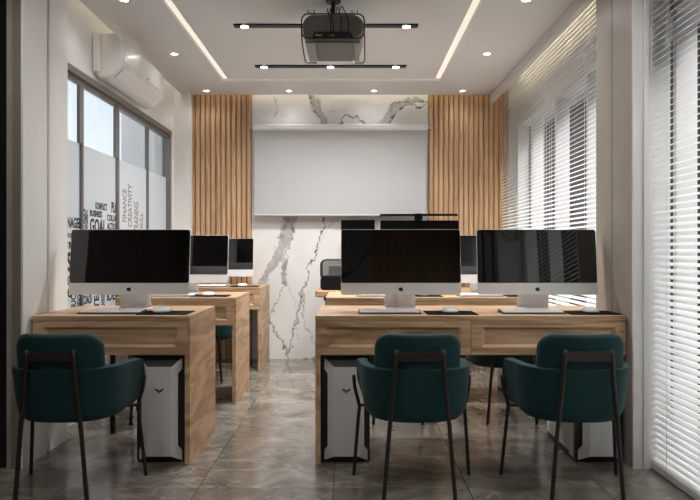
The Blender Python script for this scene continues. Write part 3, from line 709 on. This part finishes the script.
def make_mouse(label, loc):
    t = thing('computer_mouse', label, 'mouse', loc, R(-12), 'white computer mice')
    n, m_ = 24, 7; vv = []; ff = []
    for j in range(m_):
        ph = j / (m_ - 1) * math.pi / 2; rr = math.cos(ph) ** .55; z = .004 + .024 * math.sin(ph) 
        for i in range(n):
            a = 2*math.pi*i/n; c_, s_ = math.cos(a), math.sin(a)
            vv.append((.043 * rr * math.copysign(abs(c_) ** .8, c_), .056 * rr * math.copysign(abs(s_) ** .85, s_), z))
    for j in range(m_ - 1): ff += [(j*n+i, j*n+(i+1)%n, (j+1)*n+(i+1)%n, (j+1)*n+i) for i in range(n)]
    ff += [tuple(range(n))[::-1], tuple((m_-1)*n+i for i in range(n))]
    MB().add(vv, ff).build('shell', M['white_gloss'], t, smooth=True)
    MB().prism([(.038*math.cos(2*math.pi*i/20), .050*math.sin(2*math.pi*i/20)) for i in range(20)], 0.0, .0045, 'z').build('underside', M['black'], t)
    return t
sets = [(-1.228, -1.262, -.978, rowY[0], 'front left desk'), (-1.265, -1.30, -1.02, rowY[1], 'second desk of the left file'), (-1.265, -1.31, -.985, rowY[2], 'farthest desk of the left file'),
        (.27, .197, .517, rowY[0], 'front right desk, left seat'), (1.022, .945, 1.256, rowY[0], 'front right desk, seat beside the blinds'),
        (.27, .20, .52, rowY[1], 'second right desk, left seat'), (.985, .93, 1.24, rowY[1], 'second right desk, seat beside the blinds')]
c0 = None
for (xm, xk, xp, y, wh) in sets:
    far = y > 3.5
    off = 0 if not far else .01
    locs = [(xm, y + .292 + off, DT + .0008), (xk, y + .09, DT + .0005), (xp, y + .145, DT + .0005), (xp + .0 + (-.02 if xp < 0 else -.0), y + .145, DT + .0042)]
    labs = ['silver all-in-one computer with a black screen on the ' + wh, 'slim white keyboard on the ' + wh, 'black mouse pad on the ' + wh, 'white mouse on a black pad on the ' + wh]
    if c0 is None: c0 = [make_computer(labs[0], locs[0]), make_keyboard(labs[1], locs[1]), make_pad(labs[2], locs[2]), make_mouse(labs[3], locs[3])]
    else:
        for p, l, b in zip(c0, locs, labs): tree_copy(p, l, b)

# ------------------------------------------------------------------ tower cases
def make_tower(label, loc):
    t = thing('computer_tower', label, 'computer tower', loc, 0, 'silver and black computer towers')
    W, H, D = .244, .545, .48
    MB().box(0, W, .035, D, .012, H).build('body', M['silver_side'], t, bevel=.002)
    MB().box(.0, W, .004, .034, .012, H).build('front_bezel', M['black'], t, bevel=.002)
    MB().box(.004, W - .004, .01, D - .004, 0, .0115).box(-.0015, .0, .10, D - .01, .012, .03).build('foot_rail', M['black'], t)
    MB().box(.008, W - .008, .036, D - .01, H, H + .0035).build('top_grille', M['black_matte'], t)
    def U(u, v, d): return (u * W, d, v * H)
    A = [(.26,.07),(.76,.07),(.76,.90),(.26,.90)]                 # raised centre
    P = [U(u, v, -.028) for u, v in A]
    P += [U(.12,.165,-.012), U(.88,.165,-.012), U(.88,.835,-.012), U(.12,.835,-.012)]         # inner chamfer edge
    P += [U(.05,.02,.003), U(.95,.02,.003), U(.95,.975,.003), U(.05,.975,.003)]                # wing tips
    P += [U(.05,.115,.003), U(.95,.115,.003), U(.95,.875,.003), U(.05,.875,.003)]
    fs = [(0,1,2,3), (0,3,7,4), (1,5,6,2), (0,4,12,8), (1,9,13,5), (2,6,14,10), (3,11,15,7)]
    n = len(P); back = [(x, .004, z) for x, y, z in P]
    mb = MB().add(P, fs)
    mb.build('front_plate', M['silver'], t, solid=.003)
    MB().add([U(.27,.895,-.024), U(.75,.895,-.024), U(.93,.972,.003), U(.07,.972,.003), U(.27,.895,.004), U(.75,.895,.004)], [(0,1,2,3),(0,3,4),(1,5,2),(4,5,1,0),(3,2,5,4)]).build('front_vent', M['black'], t)
    MB().add([U(.27,.072,-.024), U(.75,.072,-.024), U(.93,.022,.003), U(.07,.022,.003), U(.27,.072,.004), U(.75,.072,.004)], [(0,3,2,1),(0,4,3),(1,2,5),(4,0,1,5),(3,4,5,2)]).build('front_vent', M['black'], t)
    # winged emblem
    em = MB(); ex, ez, s_ = .51 * W, .69 * H, .021
    for sg in (-1, 1):
        q = [(0.1,-.1),(.35,.05),(.62,.08),(.98,.5),(1.02,.1),(.9,-.15),(.66,-.22),(.5,-.42),(.32,-.38),(.28,-.6),(.1,-.85),(0.05,-.6)]
        em.prism([(ex + sg * a * s_, ez + b * s_) for a, b in q], -.0295, -.0283, 'y')
    em.build('emblem', M['logo_black'], t)
    return t
ty = .006
tw = [(-1.098, rowY[0] + ty, 'silver and black computer tower under the front left desk'), (-.153, rowY[0] + ty, 'silver and black computer tower under the left end of the front right desk'),
      (1.140, rowY[0] + ty, 'silver and black computer tower under the front right desk, beside the column'),
      (1.140, rowY[1] + ty, 'pale computer tower under the right end of the second right desk'), (-.153, rowY[1] + ty, 'computer tower under the left end of the second right desk')]
t0 = None
for (x, y, lb) in tw:
    loc = (x, y + .03, 0)
    t0 = make_tower(lb, loc) if t0 is None else (tree_copy(t0, loc, lb), t0)[1]

# ------------------------------------------------------------------ chairs
def make_chair(label, loc):
    t = thing('tub_chair', label, 'chair', loc, 0, 'teal upholstered tub chairs')
    N, K = 44, 9; vv = []; ff = []
    def plan(u, W_, b, yf_):                   # u -1..1 around the U
        a = abs(u); s_ = 1 if u > 0 else -1
        y0 = .02
        if a > .55: tt = (a - .55) / .45; return (s_ * W_ * (1 - .03 * tt * tt), y0 + (yf_ - y0) * tt)
        th = a / .55 * math.pi / 2
        return (s_ * W_ * math.sin(th) ** .82, y0 - b * max(0, math.cos(th)) ** .82)
    for i in range(N + 1):
        u = -1 + 2 * i / N; a = abs(u)
        zt = .572 - .014 * max(0, (a - .4) / .6)
        if a > .9: zt -= .10 * ((a - .9) / .1) ** 2
        zb = .338
        for k in range(K):
            v = k / (K - 1)
            W_ = (.222 + .050 * v ** .75) * (1 - .09 * math.exp(-((a - .5) / .3) ** 2) * v); b = .210 + .032 * v; yf_ = .135 + .065 * math.sin(math.pi * min(1, v * .5 + .12))
            if k == 0: W_ *= .93; b *= .93
            x, y = plan(u, W_, b, yf_); vv.append((x, y, zb + (zt - zb) * v))
    for i in range(N):
        for k in range(K - 1): q = i * K + k; ff.append((q, q + K, q + K + 1, q + 1))
    # face orientation is fixed by hand so that the padding grows inwards
    me = bpy.data.meshes.new('tub_shell'); me.from_pydata(vv, [], ff); me.materials.append(M['teal']); me.update()
    me.polygons.foreach_set('use_smooth', [True] * len(me.polygons))
    sh = bpy.data.objects.new('tub_shell', me); C.objects.link(sh); sh.parent = t
    mid = me.polygons[(N // 2) * (K - 1) + 3]
    if mid.normal.y > 0: me.flip_normals()
    so = sh.modifiers.new('s', 'SOLIDIFY'); so.thickness = .040; so.offset = -1
    bv = sh.modifiers.new('b', 'BEVEL'); bv.width = .014; bv.segments = 3; bv.limit_method = 'ANGLE'; bv.angle_limit = R(50)
    ss = sh.modifiers.new('u', 'SUBSURF'); ss.levels = 1; ss.render_levels = 1
    # backrest pad
    bm_ = MB(); nx, nz = 16, 12; W2, z0, z1, th = .187, .50, .724, .05
    out_ = rrect(0, (z0 + z1) / 2, W2 * 2, z1 - z0, .068, 6)
    rings = []
    for (sc_, y) in ((.90, .0), (.965, -.004), (1.0, -.016), (1.0, -.034), (.965, -.046), (.90, -.050)):
        cz_ = (z0 + z1) / 2; ring_ = []
        for x, z in out_:
            d = .0 if sc_ == 1 else (1 - sc_) * .16
            xx = x - math.copysign(min(abs(x), d * 1.0), x) if abs(x) > 1e-6 else x; zz = cz_ + (z - cz_) - math.copysign(min(abs(z - cz_), d), z - cz_)
            ring_.append((xx, y, zz))
        rings.append(ring_)
    k = len(out_); vv = [p for r_ in rings for p in r_]
    ff = [(q*k+i, q*k+(i+1)%k, (q+1)*k+(i+1)%k, (q+1)*k+i) for q in range(len(rings)-1) for i in range(k)]
    # front and back caps as strips so that they can bend
    def cap(base):
        half = k // 2; fs = []
        # pair points with equal z: sort ring by mirrored index
        idx = [base + i for i in range(k)]
        fs = []
        nq = k // 4
        # order: quadrant 1 (x+,z+) angles 0-90, q2 (x-,z+), q3 (x-,z-), q4 (x+,z-)
        right = [idx[i] for i in range(3 * nq, 4 * nq)] + [idx[i] for i in range(0, nq)]
        left = [idx[i] for i in range(3 * nq - 1, nq - 1, -1)]
        for i in range(len(right) - 1): fs.append((right[i], right[i+1], left[i+1], left[i]))
        return fs
    ff += cap(0) + cap((len(rings) - 1) * k)
    mb = MB().add(vv, ff)
    me = bpy.data.meshes.new('backrest'); me.from_pydata(mb.v, [], mb.f)
    bb = bmesh.new(); bb.from_mesh(me)
    bmesh.ops.recalc_face_normals(bb, faces=bb.faces)
    for xx in [i * .03 for i in range(-5, 6)]:
        bmesh.ops.bisect_plane(bb, geom=bb.verts[:] + bb.edges[:] + bb.faces[:], plane_co=(xx, 0, 0), plane_no=(1, 0, 0), dist=1e-5)
    for v in bb.verts:
        x, y, z = v.co; v.co.y = y - .157 + 2.1 * x * x - (z - .5) * .16
    bb.to_mesh(me); bb.free(); me.materials.append(M['teal']); me.polygons.foreach_set('use_smooth', [True] * len(me.polygons))
    ob = bpy.data.objects.new('backrest', me); C.objects.link(ob); ob.parent = t
    # seat cushion
    sp = []
    for i in range(36):
        a = 2*math.pi*i/36; c_, s_ = math.cos(a), math.sin(a); sp.append((.205 * math.copysign(abs(c_) ** .6, c_), .005 + .172 * math.copysign(abs(s_) ** .6, s_)))
    MB().prism(sp, .375, .452, 'z').build('seat', M['teal'], t, bevel=.02, seg=3)
    ring = [(.185 * math.copysign(abs(math.cos(2*math.pi*i/36)) ** .62, math.cos(2*math.pi*i/36)), -.005 + .158 * math.copysign(abs(math.sin(2*math.pi*i/36)) ** .62, math.sin(2*math.pi*i/36))) for i in range(36)]
    MB().prism(ring, .341, .372, 'z').build('seat_frame', M['leg_metal'], t, bevel=.004)
    for s_ in (-1, 1):
        MB().tube(smooth_path([(s_*.097, -.236, .662), (s_*.107, -.232, .52), (s_*.121, -.228, .38), (s_*.129, -.226, .30), (s_*.153, -.225, .0)], 5), .0095, 10).build('rear_leg', M['leg_metal'], t, smooth=True)
        MB().tube(smooth_path([(s_*.277, .135, .485), (s_*.270, .128, .42), (s_*.250, .122, .34), (s_*.254, .126, .29), (s_*.277, .155, .0)], 5), .0085, 10).build('front_leg', M['leg_metal'], t, smooth=True)
        MB().tube([(s_*.250, .122, .345), (s_*.165, .06, .352)], .007, 8).build('stretcher', M['leg_metal'], t)
    MB().box(-.097, .097, -.240, -.231, .612, .654).build('cross_plate', M['leg_metal'], t, bevel=.002)
    return t
ch = [(-1.268, 2.90, 'dark teal tub chair at the front left, beside the white column'), (.285, 2.90, 'dark teal tub chair in the middle of the front row, at the two-person desk'),
      (.993, 2.90, 'teal tub chair at the front right, nearest the blinds'),
      (.285, 4.17, 'teal tub chair at the second right desk, behind the middle front chair'), (.995, 4.17, 'teal tub chair at the second right desk, seen between two front chairs'),
      (-1.225, 4.17, 'teal tub chair at the second left desk, mostly hidden behind the front left desk'), (-1.215, 5.40, 'teal tub chair at the farthest left desk, partly seen past the nearer desks')]
h0 = None
for x, y, lb in ch:
    if h0 is None: h0 = make_chair(lb, (x, y, 0))
    else: tree_copy(h0, (x, y, 0), lb)

# ------------------------------------------------------------------ things on the back desk
TT = .7305
m1 = thing('monitor', 'wide black monitor with a light bar on top, on the back desk', 'monitor', (.63, 5.93, TT), 0)
MB().box(-.365, .365, -.012, .014, .20, .632).build('display', M['velvet'], m1, bevel=.004)
MB().box(-.358, .358, -.0135, -.0122, .207, .625).build('screen_glass', M['velvet'], m1)
MB().box(-.025, .025, .015, .035, .008, .42).box(-.12, .12, -.07, .10, 0, .008).build('stand', M['black'], m1, bevel=.002)
lb_ = thing('monitor_light_bar', 'thin black light bar clipped on the wide back monitor', 'light bar', (.62, 5.93, TT))
MB().tube([(-.36, -.03, .682), (.36, -.03, .682)], .010, 12).build('bar', M['velvet'], lb_)
MB().box(-.035, .035, -.04, .02, .6335, .695).build('clip', M['velvet'], lb_, bevel=.006)
m2 = thing('monitor', 'smaller black monitor left of the wide one on the back desk', 'monitor', (.055, 5.93, TT), 0)
MB().box(-.158, .158, -.010, .012, .14, .636).build('display', M['velvet'], m2, bevel=.004)
MB().box(-.152, .152, -.0115, -.0102, .147, .63).build('screen_glass', M['velvet'], m2)
MB().box(-.02, .02, .013, .03, .008, .36).box(-.09, .09, -.06, .08, 0, .008).build('stand', M['black'], m2, bevel=.002)
dv = thing('desktop_machine', 'black rounded machine with a smoked see-through cover on the left end of the back desk', 'machine', (-.12, 5.74, TT))
MB().prism(rrect(0, .06, .32, .12, .03), -.13, .13, 'y').build('base', M['black_matte'], dv, bevel=.006)
MB().prism(rrect(0, .175, .31, .18, .045), -.12, .12, 'y').build('cover', M['smoke'], dv, bevel=.006)
MB().box(-.09, .10, -.05, .07, .121, .22).build('carriage', M['proj_light'], dv, bevel=.008)
fr3 = hoop(0, .157, .09, .268, .045)
MB().tube([(x, -.123, z) for x, y, z in fr3], .006, 8, closed=True).tube([(x, .123, z) for x, y, z in fr3], .006, 8, closed=True).build('frame', M['black'], dv, smooth=True)
